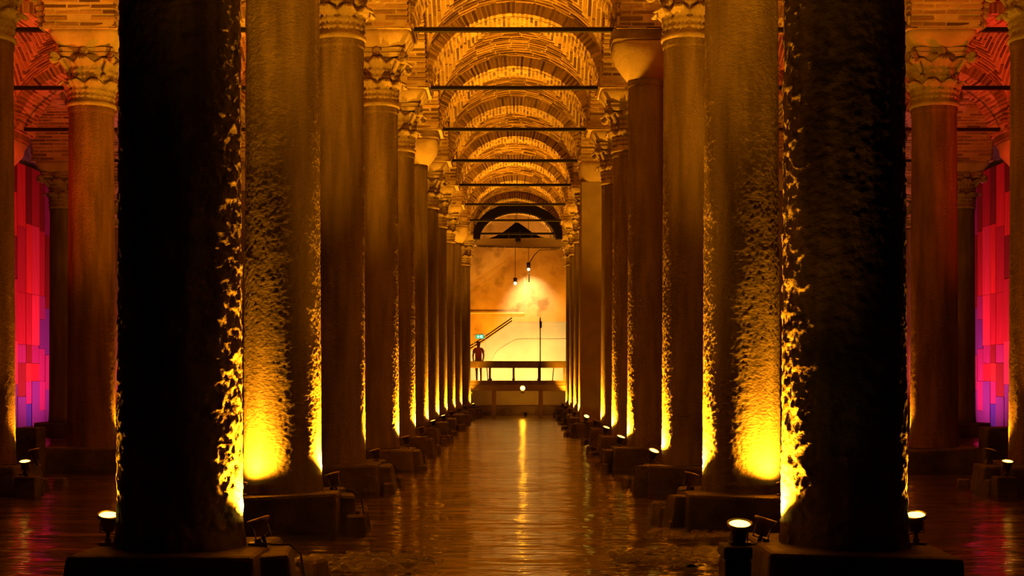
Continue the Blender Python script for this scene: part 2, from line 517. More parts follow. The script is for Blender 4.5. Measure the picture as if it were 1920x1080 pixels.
# ------------------------------------------------------------------ columns
def displaced(o, kind):
    t1 = bpy.data.textures.new('pits', 'CLOUDS'); t2 = bpy.data.textures.new('grain', 'CLOUDS')
    if kind == 'rough':
        t1.noise_scale, t2.noise_scale, s1, s2 = .10, .04, .026, .020
    elif kind in ('medium', 'granite'):
        t1.noise_scale, t2.noise_scale, s1, s2 = .25, .035, .010, .014
    else:
        t1.noise_scale, t2.noise_scale, s1, s2 = .30, .032, .014, .013
    for t, s in ((t1, s1), (t2, s2)):
        m = o.modifiers.new('relief', 'DISPLACE'); m.texture = t; m.strength = s; m.mid_level = .5; m.texture_coords = 'LOCAL'

def shaft_mesh(r, z0, z1, seg, rings, mat):
    prof = []
    for i in range(rings + 1):
        t = i / rings; z = z0 + (z1 - z0) * t
        rr = r * (1.045 - .075 * t)
        if z - z0 < .35: rr *= 1 + .05 * (1 - (z - z0) / .35) ** 2
        if z1 - z < .13: rr *= 1.05
        prof.append((rr, z))
    return MB().lathe(prof, seg).mesh('shaft', mat, True)

def se_loft(levels, seg=32):
    # loft of superellipses: (half width, exponent, z)
    mb = MB(); vs_, fs = [], []
    for h, e, z in levels:
        for i in range(seg):
            a = 2 * PI * (i + .5) / seg; c, s = math.cos(a), math.sin(a)
            vs_.append((h * math.copysign(abs(c) ** (2 / e), c), h * math.copysign(abs(s) ** (2 / e), s), z))
    for j in range(len(levels) - 1):
        for i in range(seg):
            k = (i + 1) % seg; fs.append((j * seg + i, j * seg + k, (j + 1) * seg + k, (j + 1) * seg + i))
    fs.append(tuple(range(seg - 1, -1, -1))); fs.append(tuple((len(levels) - 1) * seg + i for i in range(seg)))
    mb.add(vs_, fs); return mb

def leaf(h, wd, curl, mb=None, mat=None):
    # acanthus leaf: grows in +Z along the bell, tip curls outwards (+X); lobed edge, ribbed face
    mb = mb or MB(); nu, nv = 8, 18; vs_, fs = [], []
    for side in (0, 1):
        for j in range(nv + 1):
            t = j / nv
            lob = 1 + .24 * math.cos(t * 4 * 2 * PI)
            hw = wd * (.62 + .5 * math.sin(min(1, t * 1.15) * PI * .62)) * lob * (1 if t < .72 else max(.25, 1 - (t - .72) * 2.4)) / 2
            a = max(0, t - .55) / .45
            x = .02 + .04 * t + curl * a ** 1.6
            z = h * (t if t < .78 else .78 + .16 * math.sin((t - .78) / .22 * PI) + .02 * (t - .78))
            for i in range(nu + 1):
                u = -1 + 2 * i / nu
                rib = .022 * math.cos(u * 3 * PI) + .02 * math.cos(t * 4 * 2 * PI) * (1 - t)
                th = .03 if side else 0
                vs_.append(Vector((x + rib - .05 * u * u * (1 - a) - th * (1 - a * .4), u * hw, z)))
    st = (nv + 1) * (nu + 1)
    for j in range(nv):
        for i in range(nu):
            a = j * (nu + 1) + i
            fs.append((a, a + 1, a + nu + 2, a + nu + 1)); fs.append((st + a, st + a + nu + 1, st + a + nu + 2, st + a + 1))
    edge = [i for i in range(nu + 1)] + [j * (nu + 1) + nu for j in range(1, nv + 1)] + [nv * (nu + 1) + i for i in range(nu - 1, -1, -1)] + [j * (nu + 1) for j in range(nv - 1, 0, -1)]
    for p, q in zip(edge, edge[1:] + edge[:1]): fs.append((q, p, st + p, st + q))
    if mat is not None: vs_ = [mat @ v for v in vs_]
    mb.add(vs_, fs); return mb
LEAF_LOW = leaf(.40, .25, .14).mesh('leaf', M['capital'], True)
LEAF_HIGH = leaf(.46, .30, .21).mesh('leaf', M['capital'], True)
def volute_mb(mb=None, mat=None):
    mb = mb or MB(); pts = []
    for i in range(26):
        t = i / 25
        if t < .45: pts.append(Vector((.02 + .30 * (t / .45) ** 1.5, 0, .40 * t / .45)))
        else:
            q = (t - .45) / .55; a = PI / 2 - q * 3.2 * PI; rr = .085 * (1 - .75 * q)
            pts.append(Vector((.32 + rr * math.cos(a), 0, .315 + rr * math.sin(a))))
    if mat is not None: pts = [mat @ p for p in pts]
    mb.tube(pts, .042, 6); return mb
VOLUTE = volute_mb().mesh('volute', M['capital'], True)
def abacus_mesh():
    mb = MB(); seg = 48; lv = [(.0, .93), (.055, 1.0), (.075, .97), (.14, 1.04)]
    vs_, fs = [], []
    for z, s in lv:
        for i in range(seg):
            a = 2 * PI * i / seg
            c, sn = math.cos(a), math.sin(a)
            sq = 1 / max(abs(c), abs(sn))
            rr = .47 * s * sq * (1 - .13 * (math.cos(2 * a) ** 2) ** 1.5) 
            rr = min(rr, .60 * s)
            vs_.append((rr * c, rr * sn, z))
    for j in range(len(lv) - 1):
        for i in range(seg):
            k = (i + 1) % seg; fs.append((j * seg + i, j * seg + k, (j + 1) * seg + k, (j + 1) * seg + i))
    fs.append(tuple(range(seg - 1, -1, -1))); fs.append(tuple((len(lv) - 1) * seg + i for i in range(seg)))
    mb.add(vs_, fs); return mb.mesh('abacus', M['capital'])
ABACUS = abacus_mesh()
ROSETTE = MB().lathe([(.02, -.01), (.075, 0), (.085, .03), (.05, .06), (.03, .045), (.0, .05)], 10).mesh('rosette', M['capital'], True)
CAP_H = .95
def bell(r): return MB().lathe([(r * 1.0, -.04), (r * 1.12, -.02), (r * 1.12, .03), (r * .98, .05), (r * .98, .4), (r * 1.08, .62), (r * 1.3, .82)], 32).mesh('bell', M['capital'], True)

def leaf_capital(root, r, z, full):
    c = link('capital', bell(r), root, (0, 0, z))
    if full:
        for i in range(8):
            a = i * PI / 4 + PI / 8
            link('leaf', LEAF_LOW, c, (r * .93 * math.cos(a), r * .93 * math.sin(a), .03), (0, 0, a)).scale = (1, r / .34, 1)
            a = i * PI / 4
            link('leaf', LEAF_HIGH, c, (r * .97 * math.cos(a), r * .97 * math.sin(a), .34), (0, 0, a)).scale = (1, r / .36, 1)
        for i in range(4):
            a = i * PI / 2 + PI / 4
            link('volute', VOLUTE, c, (r * 1.0 * math.cos(a), r * 1.0 * math.sin(a), .44), (0, 0, a))
            a = i * PI / 2
            link('rosette', ROSETTE, c, (.43 * math.cos(a), .43 * math.sin(a), .88), (PI / 2, 0, a + PI / 2))
    else:
        mb = MB()
        for i in range(8):
            a = i * PI / 4 + PI / 8
            leaf(.40, .25 * r / .34, .14, mb, Matrix.Translation((r * .93 * math.cos(a), r * .93 * math.sin(a), .03)) @ Matrix.Rotation(a, 4, 'Z'))
            a = i * PI / 4
            leaf(.46, .30 * r / .36, .21, mb, Matrix.Translation((r * .97 * math.cos(a), r * .97 * math.sin(a), .34)) @ Matrix.Rotation(a, 4, 'Z'))
        link('leaves', mb.mesh('leaves', M['capital'], True), c)['kind'] = 'stuff'
    link('abacus', ABACUS, c, (0, 0, .80))
    im = se_loft([(.46, 5, z + .95), (.52, 7, z + 1.06), (.58, 9, z + 1.14), (.60, 9, Z0)], 40).mesh('impost', M['impost'], True)
    link('impost_block', im, root)

def bowl_capital(root, r, z):
    lv = [(r * .98, 2, z - .02), (r * 1.12, 2.0, z + .0), (r * 1.45, 2.1, z + .13), (r * 1.72, 2.4, z + .26), (.57, 3, z + .40), (.60, 4.5, z + .52), (.58, 6, z + .58)]
    link('bowl_capital', se_loft(lv, 48).mesh('bowl', M['impost'], True), root)
    link('impost_block', se_loft([(.57, 9, z + .57), (.61, 9, z + .6), (.61, 9, Z0)], 40).mesh('impost', M['mortar_dark'], False), root)

def pedestal(root, hw, seed, inner):
    r = random.Random(seed)
    mb = MB(); d = 2 * hw
    mb.box((0, 0, .10), (d, d, .54), None, (.94, .94))
    for i, v in enumerate(mb.v): mb.v[i] = tuple(c + r.uniform(-.035, .035) for c in v)
    o = link('pedestal', mb.mesh('pedestal', M['pedestal']), root); bevel(o, .035, 2)
    if r.random() < .8:
        mb = MB(); mb.box((inner * (hw - .12), r.uniform(-.3, .2), .12), (.5 + r.random() * .2, .5 + r.random() * .3, .42 + r.random() * .06), Matrix.Rotation(r.uniform(-.2, .2), 3, 'Z'), (.8, .85))
        for i, v in enumerate(mb.v): mb.v[i] = tuple(c + r.uniform(-.03, .03) for c in v)
        bevel(link('footing_stone', mb.mesh('footing_stone', M['pedestal']), root), .03, 2)
    for q in range(3):
        a = q * 2.1 + r.random()
        sx, sy, sz = .14 + r.random() * .16, .12 + r.random() * .12, .08 + r.random() * .14
        mb = MB(); mb.box((inner * (hw + .06 + r.random() * .12), -hw + .3 + q * .55, sz / 2 - .06), (sx, sy, sz + .08), Matrix.Rotation(a, 3, 'Z'), (.7, .75))
        bevel(link('rubble_stone', mb.mesh('rubble_stone', M['pedestal']), root), .02, 1)

SHAFTS = {}
def column(row, k, r, style, surf, label, full, x=None):
    x = ROWX[row] if x is None else x
    root = link('column', None, None, (x, YK(k), 0))
    tag(root, label, 'column', 'marble columns of the cistern')
    top = 6.31 if style == 'leaf' else 6.77
    key = (round(r, 3), top, surf)
    if key not in SHAFTS:
        seg, rings = {'rough': (180, 420), 'tooled': (180, 420), 'medium': (140, 380), 'granite': (110, 260), 'fine': (48, 40)}[surf]  # 'granite' is the redder, finely spotted brown shaft stone
        SHAFTS[key] = shaft_mesh(r, .36, top, seg, rings, M['shaft_' + surf])
    s = link('shaft', SHAFTS[key], root); s.rotation_euler.z = (k * 1.7 + row) % 6.28
    if surf != 'fine': displaced(s, surf)
    inner = 1 if row < 0 else -1
    pedestal(root, max(.62, r + .27), row * 31 + k, inner)
    if style == 'leaf': leaf_capital(root, r * .975, top, full)
    else: bowl_capital(root, r * .98, top)
    return root

def X(px, k): return (px - VX) * YK(k) / F
side = {-1: 'left', 1: 'right'}
LEFT = {2: (338, .42, 'leaf', 'rough'), 3: (530, .39, 'leaf', 'tooled'), 4: (638, .335, 'leaf', 'medium'), 5: (711, .33, 'leaf', 'medium'), 6: (748, .33, 'leaf', 'medium'),
        7: (777, .325, 'bowl', 'fine'), 8: (800, .33, 'leaf', 'fine'), 9: (818, .33, 'leaf', 'fine'), 10: (835, .33, 'leaf', 'fine'), 11: (849.5, .33, 'bowl', 'fine'), 12: (867, .33, 'leaf', 'fine')}
RIGHT = {2: (1582, .42, 'leaf', 'rough'), 3: (1390, .39, 'leaf', 'tooled'), 4: (1288, .335, 'leaf', 'medium'), 5: (1211, .31, 'bowl', 'medium'), 6: (1178, .33, 'leaf', 'medium'),
         7: (1153, .33, 'leaf', 'fine'), 9: (1105, .33, 'leaf', 'fine'), 10: (1094, .33, 'leaf', 'fine'), 11: (1084, .33, 'leaf', 'fine'), 12: (1076, .33, 'leaf', 'fine')}
SURF = {'rough': 'dark pitted', 'tooled': 'roughly tooled', 'medium': 'grainy brown', 'fine': 'smooth brown'}
CAPN = {'leaf': 'carved leaf capital', 'bowl': 'plain bowl capital'}
for row, tab in ((-1, LEFT), (1, RIGHT)):
    for k, (px, r, st, sf) in tab.items():
        end = f'under a {CAPN[st]}' if k > 3 else 'lit yellow at its foot'
        column(row, k, r, st, sf, f'{SURF[sf]} stone column, {ORD[k]} from the camera in the row {side[row]} of the water, {end}', 4 <= k <= 8, X(px, k))
for row in (-2, 2):
    s_ = 'left' if row < 0 else 'right'
    for k in range(4, 10):
        st = 'bowl' if k == 8 else 'leaf'
        column(row, k, (.39 if k == 5 else .36), st, 'granite' if k < 6 else 'fine', f'reddish brown stone column under a {CAPN[st]}, {ORD[k - 2]} in view in the second row from the {s_} aisle edge', k in (4, 5))  # 'granite' is the redder, finely spotted brown shaft stone
for row in (-3, 3):
    s_ = 'left' if row < 0 else 'right'
    for k in (7, 8, 9):
        st = 'bowl' if k == 7 else 'leaf'
        column(row, k, .34, st, 'fine', f'dark column under a {CAPN[st]} before the {s_} red wall, {ORD[k - 5]} of its row', k == 8)
# the square concrete pillar on the right
root = link('column', None, None, (X(1128, 8), YK(8), 0))
tag(root, 'square smooth concrete pillar in the right row, under a plain cushion block', 'pillar')
o = link('shaft', MB().box((0, 0, 3.68), (1.16, 1.0, 6.64)).mesh('shaft', M['concrete']), root); bevel(o, .03, 2)
link('cushion_block', se_loft([(.50, 6, 6.99), (.60, 5, 7.15), (.64, 6, 7.4), (.62, 9, Z0)], 40).mesh('cushion', M['impost'], True), root)
pedestal(root, .78, 77, -1)

# ------------------------------------------------------------------ floodlights at the column feet
HOUSING = MB().lathe([(.035, -.14), (.05, -.135), (.054, -.07), (.060, -.065), (.066, -.03), (.088, -.022), (.088, -.012)], 20).mesh('housing', M['lamp_metal'], True)
BEZEL = MB().lathe([(.078, -.014), (.092, -.014), (.094, .006), (.080, .008), (.076, -.004)], 24, cap=False).mesh('bezel', M['lamp_rim'], True)
LENS = MB().lathe([(.078, -.008), (.076, -.003), (.001, -.001)], 24).mesh('lens', M['lens'], True)
YOKE = MB().box((0, 0, -.20), (.03, .03, .13)).box((.062, 0, -.11), (.008, .022, .10)).box((-.062, 0, -.11), (.008, .022, .10)).box((0, 0, -.158), (.132, .022, .010)).mesh('yoke', M['lamp_metal'])
FOOT = MB().box((0, 0, .01), (.15, .12, .02)).box((0, 0, .03), (.05, .05, .04)).mesh('base_plate', M['lamp_metal'])
LAMPN = [0]
def flood(x, y, zb, tx, ty, label, power=None, h=.21, spot=112, col=AMBER, cable=None, blend=.6, s=.88, soft=.05):
    """x, y, zb: foot; tx, ty: tilt of the beam in degrees towards +X and +Y"""
    power = P_LAMP if power is None else power
    root = link('floodlight', None, None, (x, y, zb)); root.scale = (s, s, s)
    tag(root, label, 'floodlight', 'floodlights at the column feet')
    link('base_plate', FOOT, root)
    post = link('post', MB().lathe([(.014, .03), (.014, h - .12)], 8).mesh('post', M['lamp_metal'], True), root) if h > .24 else None
    hd = Euler((-math.radians(ty), math.radians(tx), 0)).to_matrix().to_4x4()
    head = link('yoke', YOKE, root, (0, 0, h)); head.rotation_euler = hd.to_euler()
    hs = link('housing', HOUSING, root, (0, 0, h)); hs.rotation_euler = hd.to_euler()
    link('bezel', BEZEL, hs); link('lens', LENS, hs)
    if cable:
        cb = [(0, 0, .03), (.05 * cable, -.06, .02), (.16 * cable, -.12, .016), (.26 * cable, -.05, .014), (.36 * cable, -.1, -.06), (.40 * cable, -.12, -.3)]
        link('cable', MB().tube(cb, .008, 6).mesh('cable', M['cable'], True), root)
    ld = bpy.data.lights.new('flood_beam', 'SPOT'); ld.energy = power; ld.color = col
    ld.spot_size = math.radians(spot); ld.spot_blend = blend; ld.shadow_soft_size = soft
    lo = link('flood_beam', ld, root)
    d = Euler((-math.radians(ty), math.radians(tx * 1.4 if abs(tx) == 17 else tx), 0)).to_matrix() @ Vector((0, 0, 1))
    lo.location = Vector((0, 0, h)) + d * .03
    lo.rotation_euler = d.to_track_quat('-Z', 'Y').to_euler()
    return root
# aisle side lamps: left row beams lean away from the camera, right row lenses lean towards it
for k, (px, r, st, sf) in LEFT.items():
    x = X(px, k) + r * 1.10 + .09
    ty = {2: 2, 3: 4, 4: 3, 5: 0}.get(k, -6 if k in (7, 8, 12) else 2)
    flood(x, YK(k) + {4: .2}.get(k, .02), .37, -17, ty, f'floodlight at the aisle side foot of the {ORD[k]} column in the left row', cable=1, power=800 if k == 12 else None)
RL = dict(RIGHT); RL[8] = (1128, .58, '', '')
for k, (px, r, st, sf) in RL.items():
    x = X(px, k) - r * 1.10 - .09
    ty = {2: 2, 3: 4, 4: -20, 5: -14, 6: -14, 8: -34}.get(k, 0)
    yy = YK(k) + (.02 if k != 8 else -.75)
    if k == 8: x = 1.92
    flood(x, yy, .37, 17, ty, f'floodlight at the aisle side foot of the {ORD[k]} support in the right row', cable=-1, power=30 if k == 8 else 800 if k == 12 else None, soft=.08 if k == 8 else .05)
# outer side lamps of the two nearest columns
flood(X(200, 2), YK(2) + .05, .37, 6, -16, 'glowing floodlight left of the nearest left column, over red water', power=500, h=.24)
flood(X(1720, 2), YK(2) + .05, .37, -6, -16, 'glowing floodlight right of the nearest right column, over red water', power=500, h=.24)
# lamps standing in front of the second columns, on the outer side
flood(X(474, 3) - .03, YK(3) - .56, .37, 6, 16, 'floodlight hidden behind the nearest left column, washing the second column', power=560, h=.15, spot=150)
flood(X(1446, 3) + .03, YK(3) - .56, .37, -6, 16, 'floodlight hidden behind the nearest right column, washing the second column', power=560, h=.15, spot=150)
# second rows
for row in (-2, 2):
    s_ = 'left' if row < 0 else 'right'; sg = 1 if row < 0 else -1
    for k in (4, 5, 6, 7, 8):
        x = ROWX[row] + sg * (.36 + .20)
        flood(x, YK(k) + .26, .37, -17 * sg, 4,
              f'floodlight at the foot of the {ORD[k - 2]} column in the second row, {s_} of the aisle', power=300)
    flood(-sg * 6.60, 19.1, .27, 0, -16, f'small glowing floodlight low over the water at the {s_} edge', power=110)

# red and pink wash lights by the side walls
RED = (1.0, .016, .010)
for sg, s_ in ((-1, 'left'), (1, 'right')):
    for i, (px, Y, tx, p, c) in enumerate(((252, 47.5, 32, 1500, (1, .14, .30)), (208, 42.5, 26, 700, (1, .10, .10)), (150, 30.2, 10, 2300, RED), (300, 33.0, 0, 120, RED), (-426, 22.0, -8, 1300, RED))):
        xx = (px - VX) * Y / F
        if sg > 0: xx = -xx - .05
        nm = ('pink floodlight washing the far painted light patches of the ', 'rose floodlight washing the near painted light patches of the ', 'red floodlight on the floor of the outer aisle toward the ',
              'red floodlight behind the nearest column toward the ', 'red floodlight beside the near outer bay toward the ')[i]
        flood(xx, Y, 0.0, sg * tx, 0, nm + s_ + ' wall', power=p, col=c, spot=150 if i < 2 else 110, h=.3)

# ------------------------------------------------------------------ the far end: platform, stair, modelled vault shade, lamps
def PT(px, py, Y): return Vector(((px - VX) * Y / F, Y, CH + (VY - py) * Y / F))
def bar(name, a, b, Y, d, mat, parent, bev=0):
    """box filling the pixel rectangle a..b at depth Y, d thick"""
    p, q = PT(*a, Y), PT(*b, Y)
    o = link(name, MB().box((0, 0, 0), (abs(q.x - p.x), d, abs(q.z - p.z))).mesh(name, mat), parent)
    o.location = (p + q) / 2 - (parent.location if parent else Vector())
    if bev: bevel(o, bev, 1)
    return o
Yp = 59.75
pf = link('viewing_platform', None, None, (0, Yp, 0)); tag(pf, 'timber viewing platform with railing across the far end of the water', 'platform')
for i in range(23):
    o = link('deck_board', MB().box((0, 0, 0), (4.5, .17, .05)).mesh('deck_board', M['deck']), pf); o.location = (.1, .1 + i * .18, 1.445)
bar('fascia', (873, 717), (1069, 722), Yp, .08, M['deck'], pf)
bar('beam', (873, 722.5), (1069, 733), Yp + .06, .14, M['concrete'], pf, .01)
bar('top_rail', (873, 677), (1069, 690), Yp, .10, M['deck'], pf, .01)
for px in (918.5, 963, 1010.5, 1058): bar('railing_post', (px - 2, 690), (px + 2, 716), Yp, .09, M['deck'], pf)
bar('bottom_rail', (873, 713.5), (1069, 716.5), Yp, .06, M['deck'], pf)
for px in (926, 1014): bar('support_post', (px - 4, 733), (px + 4, 786), Yp + .1, .18, M['concrete'], pf, .01)
for px, dx in ((914, 1), (1037, -1)):
    o = link('brace', MB().tube([PT(px - dx, 690, Yp + .5) - pf.location, PT(px + dx, 715, Yp + .5) - pf.location], .022, 6).mesh('brace', M['deck']), pf)

st = link('staircase', None, None, (0, 64, 0)); tag(st, 'pale plastered stair wall with sloping parapet behind the platform', 'staircase')
def poly(name, pts, Y, d, mat, parent):
    """extruded outline (pixel points at depth Y), front face at Y"""
    ps = [PT(x, y, Y) for x, y in pts]; n = len(ps); off = parent.location if parent else Vector()
    mb = MB(); mb.add([p - off for p in ps] + [p + Vector((0, d, 0)) - off for p in ps],
                      [tuple(range(n)), tuple(range(2 * n - 1, n - 1, -1))] + [(i, n + i, n + (i + 1) % n, (i + 1) % n) for i in range(n)])
    return link(name, mb.mesh(name, mat), parent)
poly('parapet_wall', [(866, 770), (1075, 770), (1075, 603), (961, 603), (910, 638.5), (866, 669)], 64, .25, M['pale_plaster'], st)
poly('coping', [(866, 669), (910, 638.5), (961, 603), (1075, 603), (1075, 607), (962, 607), (911, 642.5), (866, 673)], 63.94, .36, M['pale_plaster'], st)
poly('stringer', [(900, 716), (932, 657), (964, 638), (975, 635.5), (1075, 635.5), (1075, 716)], 63.97, .1, M['pale_plaster'], st)
for dy in (0, -5):
    o = link('handrail', MB().tube([PT(866, 667 + dy - 4, 64.1) - st.location, PT(910, 636.5 + dy - 1, 64.1) - st.location, PT(960, 601 + dy, 64.1) - st.location], .03, 6).mesh('handrail', M['iron'], True), st)
bar('plinth', (866, 761), (1075, 784), 63.85, .3, M['mortar_dark'], st)

# last pair of columns, standing beside the stair
for row, px, nm in ((-1, 862, 'left'), (1, 1079, 'right')):
    column(row, 13, .36, 'leaf', 'fine', f'bright lit column beside the stair at the far {nm} end of the row', False, (px - VX) * YK(13) / F)

# cloth band, arch shade and vault shade modelled as black shapes
cb = poly('cloth_band', [(892.5, 447.6), (930, 447.3), (966, 446.8), (1010, 446), (1054, 445.3), (1065, 465.4), (1010, 464.3), (966, 463.6), (930, 462.6), (893, 461.4)], 60.3, .04, M['white_cloth'], None)
tag(cb, 'pale cloth band stretched across the aisle above the platform', 'banner')
for i in range(10):
    px = 897 + i * 16.5
    c = bar('peg', (px - .5, 461.5 + i * .36), (px + .5, 465 + i * .4), 60.26, .04, M['white_cloth'], cb)
poly('hem', [(894, 461.4), (1064, 465.2), (1064, 466.6), (894, 462.8)], 60.24, .05, M['iron'], cb)
o = bar('black_junction_box', (966.5, 445.5), (976.5, 453.5), 60.15, .2, M['iron'], None, .01); tag(o, 'small dark box fixed over the middle of the cloth band', 'box')
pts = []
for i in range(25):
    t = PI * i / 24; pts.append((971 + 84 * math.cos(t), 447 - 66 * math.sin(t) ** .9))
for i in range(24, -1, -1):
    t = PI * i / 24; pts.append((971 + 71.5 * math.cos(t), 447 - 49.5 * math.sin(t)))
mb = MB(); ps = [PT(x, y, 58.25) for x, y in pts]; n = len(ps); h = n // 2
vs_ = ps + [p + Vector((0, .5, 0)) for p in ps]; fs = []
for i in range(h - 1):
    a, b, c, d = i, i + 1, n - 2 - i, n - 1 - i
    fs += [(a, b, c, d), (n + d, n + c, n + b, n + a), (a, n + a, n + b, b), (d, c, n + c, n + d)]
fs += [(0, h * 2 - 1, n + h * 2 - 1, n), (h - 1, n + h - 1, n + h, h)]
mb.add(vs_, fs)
tag(link('arch_shade', mb.mesh('arch_shade', M['shade_black'])), 'shaded face of the farthest arch built as a black band above the platform', 'shade_band')
shd = poly('vault_shade', [(915, 447.5), (928, 443), (945, 434), (958, 424), (966, 417.5), (972, 417.5), (982, 424), (998, 436), (1012, 443), (1026, 447.5)], 61.2, 1.6, M['shade_black'], None)
tag(shd, 'dark vault shade built as a peaked black shape behind the cloth band at the far end', 'vault_shade')
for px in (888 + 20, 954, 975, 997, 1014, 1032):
    link('vault_shade_strut', MB().tube([PT(px, 434 if 940 < px < 1000 else 440, 61.15), PT(px, 447, 61.15)], .012, 5).mesh('vault_shade_strut', M['lamp_rim']), shd)

link('wire', MB().tube([PT(969, 419, 61.9), PT(969, 360, 61.9)], .012, 5).mesh('wire', M['iron']), shd)  # wire made only for the vault shade shape
for a, b in ((PT(894, 450, 60.3), Vector((-2.3, 59.3, 7.05))), (PT(1062, 450, 60.3), Vector((2.4, 59.3, 7.05)))): link('wire', MB().tube([a, b], .012, 5).mesh('wire', M['iron']), cb)
# hanging lamps before the end wall
def hanging(px, ytop, ycap, ybulb, Y, label, tube_len, p, tilt):
    root = link('hanging_lamp', None, None, PT(px, ycap, Y)); tag(root, label, 'lamp', 'lamps hung before the end wall')
    z0 = PT(px, ybulb, Y).z - root.location.z
    link('cord', MB().tube([(0, 0, 0), (0, 0, PT(px, ytop, Y).z - root.location.z)], .014, 6).mesh('cord', M['cable']), root)
    link('lamp_holder', MB().lathe([(.02, .06), (.085, .05), (.09, -.02), (.085, z0 + .04), (.06, z0 + .03)], 14).mesh('lamp_holder', M['iron'], True), root)
    link('bulb', MB().lathe([(.03, z0 + .06), (.06, z0 + .0), (.065, z0 - .04), (.04, z0 - .09), (.005, z0 - .10)], 14).mesh('bulb', M['bulb'], True), root)
    ld = bpy.data.lights.new('lamp_beam', 'SPOT'); ld.energy = p; ld.color = (1, .74, .32); ld.spot_size = math.radians(92); ld.spot_blend = 1.0; ld.shadow_soft_size = .08
    lo = link('lamp_beam', ld, root, (0, 0, z0 - .16)); lo.rotation_euler = Vector(tilt).to_track_quat('-Z', 'Y').to_euler()
    return root
r1 = hanging(991, 388, 494, 504, 66.9, 'dark tube lamp with a chain hanging before the end wall', 1, 480, (.1, .9, -1))
link('chain', MB().tube([PT(992, 508, 66.9) - r1.location, PT(992, 529, 66.9) - r1.location], .03, 6).mesh('chain', M['iron']), r1)
hanging(966, 388, 523, 530, 66.6, 'small bulb on a long straight cord before the end wall', .3, 120, (.3, .8, -.6))
o = link('wall_cable', MB().tube([PT(993, 492, 67.6), PT(1002, 478, 67.8), PT(1011, 469, 67.9), PT(1046, 468, 67.9)], .02, 6).mesh('wall_cable', M['cable'])); tag(o, 'dark slack cable running from the tube lamp to the right', 'cable')
o = link('conduit', MB().tube([PT(878, 587, 67.93), PT(983, 587, 67.93), PT(983, 520, 67.93)], .028, 6).mesh('conduit', M['white_paper'])); tag(o, 'thin white conduit turning a corner on the end wall', 'pipe')
pl = link('pole', MB().tube([PT(1013, 716, 59.68), PT(1013, 612, 59.68)], .022, 8).mesh('pole', M['iron'])); tag(pl, 'slim dark pole with a paddle shaped head rising above the railing', 'pole')
poly('pole_head', [(1011.6, 615), (1011.4, 602), (1012.3, 595), (1013.2, 593.5), (1014.2, 596), (1014.4, 602), (1016, 602.5), (1016, 614.5), (1014.2, 615)], 59.65, .06, M['iron'], pl)

# exit sign in a hanging frame, small notice
es = link('exit_sign', None, None, PT(899, 642, 62)); tag(es, 'green emergency exit sign in a thin white frame above the platform', 'sign')
for a, b in (((888, 626), (910, 627)), ((888, 658), (910, 659)), ((888, 626), (889, 659)), ((909, 626), (910, 659))): bar('frame_bar', a, b, 62, .05, M['white_cloth'], es)
bar('stand', (898, 659), (899.4, 716.5), 62, .04, M['white_cloth'], es)
bar('sign_box', (892, 627.6), (907.6, 635), 61.97, .07, M['sign_green'], es)
for a, b in (((896, 629), (897.4, 633.6)), ((894.4, 630.6), (899, 632)), ((900.5, 628.8), (904.6, 633.8))): bar('pictogram', a, b, 61.92, .02, M['sign_white'], es)
bar('running_figure', (902, 629.6), (903.2, 633.2), 61.90, .02, M['sign_green'], es)
nt_ = link('notice', None, None, PT(881, 739.5, 59.6)); tag(nt_, 'small white notice fixed below the left end of the platform', 'sign')
bar('board', (877, 735), (885, 744), 59.6, .03, M['white_paper'], nt_)
for i, (a, b) in enumerate((((878, 736.5), (879.2, 741.5)), ((880.4, 736.5), (884, 739.8)), ((880.4, 740.6), (884, 741.4)), ((878, 742.4), (884, 743)))): bar('print', a, b, 59.58, .006, M['ink'], nt_)

# person on the platform
def skin(name, pts, edges, radii, mat, parent, sub=2):
    me = bpy.data.meshes.new(name); me.from_pydata([tuple(p) for p in pts], edges, []); me.materials.append(mat)
    o = link(name, me, parent)
    m = o.modifiers.new('skin', 'SKIN'); m.use_smooth_shade = True
    if not me.skin_vertices:
        bm_ = bmesh.new(); bm_.from_mesh(me); bm_.verts.layers.skin.verify(); bm_.to_mesh(me); bm_.free()
    for v, r in zip(me.skin_vertices[0].data, radii):
        v.radius = r if isinstance(r, tuple) else (r, r)
    me.skin_vertices[0].data[0].use_root = True
    s2 = o.modifiers.new('sub', 'SUBSURF'); s2.levels = s2.render_levels = sub
    return o
pr = link('person', None, None, (PT(897, 700, 61.2).x, 61.2, 1.47)); tag(pr, 'person in orange pink top and dark shorts standing behind the railing', 'person')
B = [((0, 0, .93), (.15, .10)), ((0, .0, 1.10), (.125, .09)), ((0, .01, 1.28), (.155, .10)), ((0, .02, 1.41), (.12, .08)), ((0, .02, 1.50), .052), ((0, 0, 1.58), (.075, .085)), ((0, -.01, 1.68), (.078, .092)),
     ((.10, 0, .84), .085), ((.10, -.01, .48), .055), ((.105, .03, .10), .038), ((.11, -.10, .035), .034),
     ((-.09, 0, .84), .085), ((-.075, .02, .48), .055), ((-.07, .06, .10), .038), ((-.07, -.07, .035), .034),
     ((.175, .02, 1.38), .05), ((.23, .03, 1.12), .04), ((.20, -.10, .93), .03), ((.19, -.16, .86), .022),
     ((-.175, .02, 1.38), .05), ((-.235, .04, 1.12), .04), ((-.21, -.06, .91), .03), ((-.20, -.11, .84), .022)]
E = [(0, 1), (1, 2), (2, 3), (3, 4), (4, 5), (5, 6), (0, 7), (7, 8), (8, 9), (9, 10), (0, 11), (11, 12), (12, 13), (13, 14), (3, 15), (15, 16), (16, 17), (17, 18), (3, 19), (19, 20), (20, 21), (21, 22)]
hand = 18
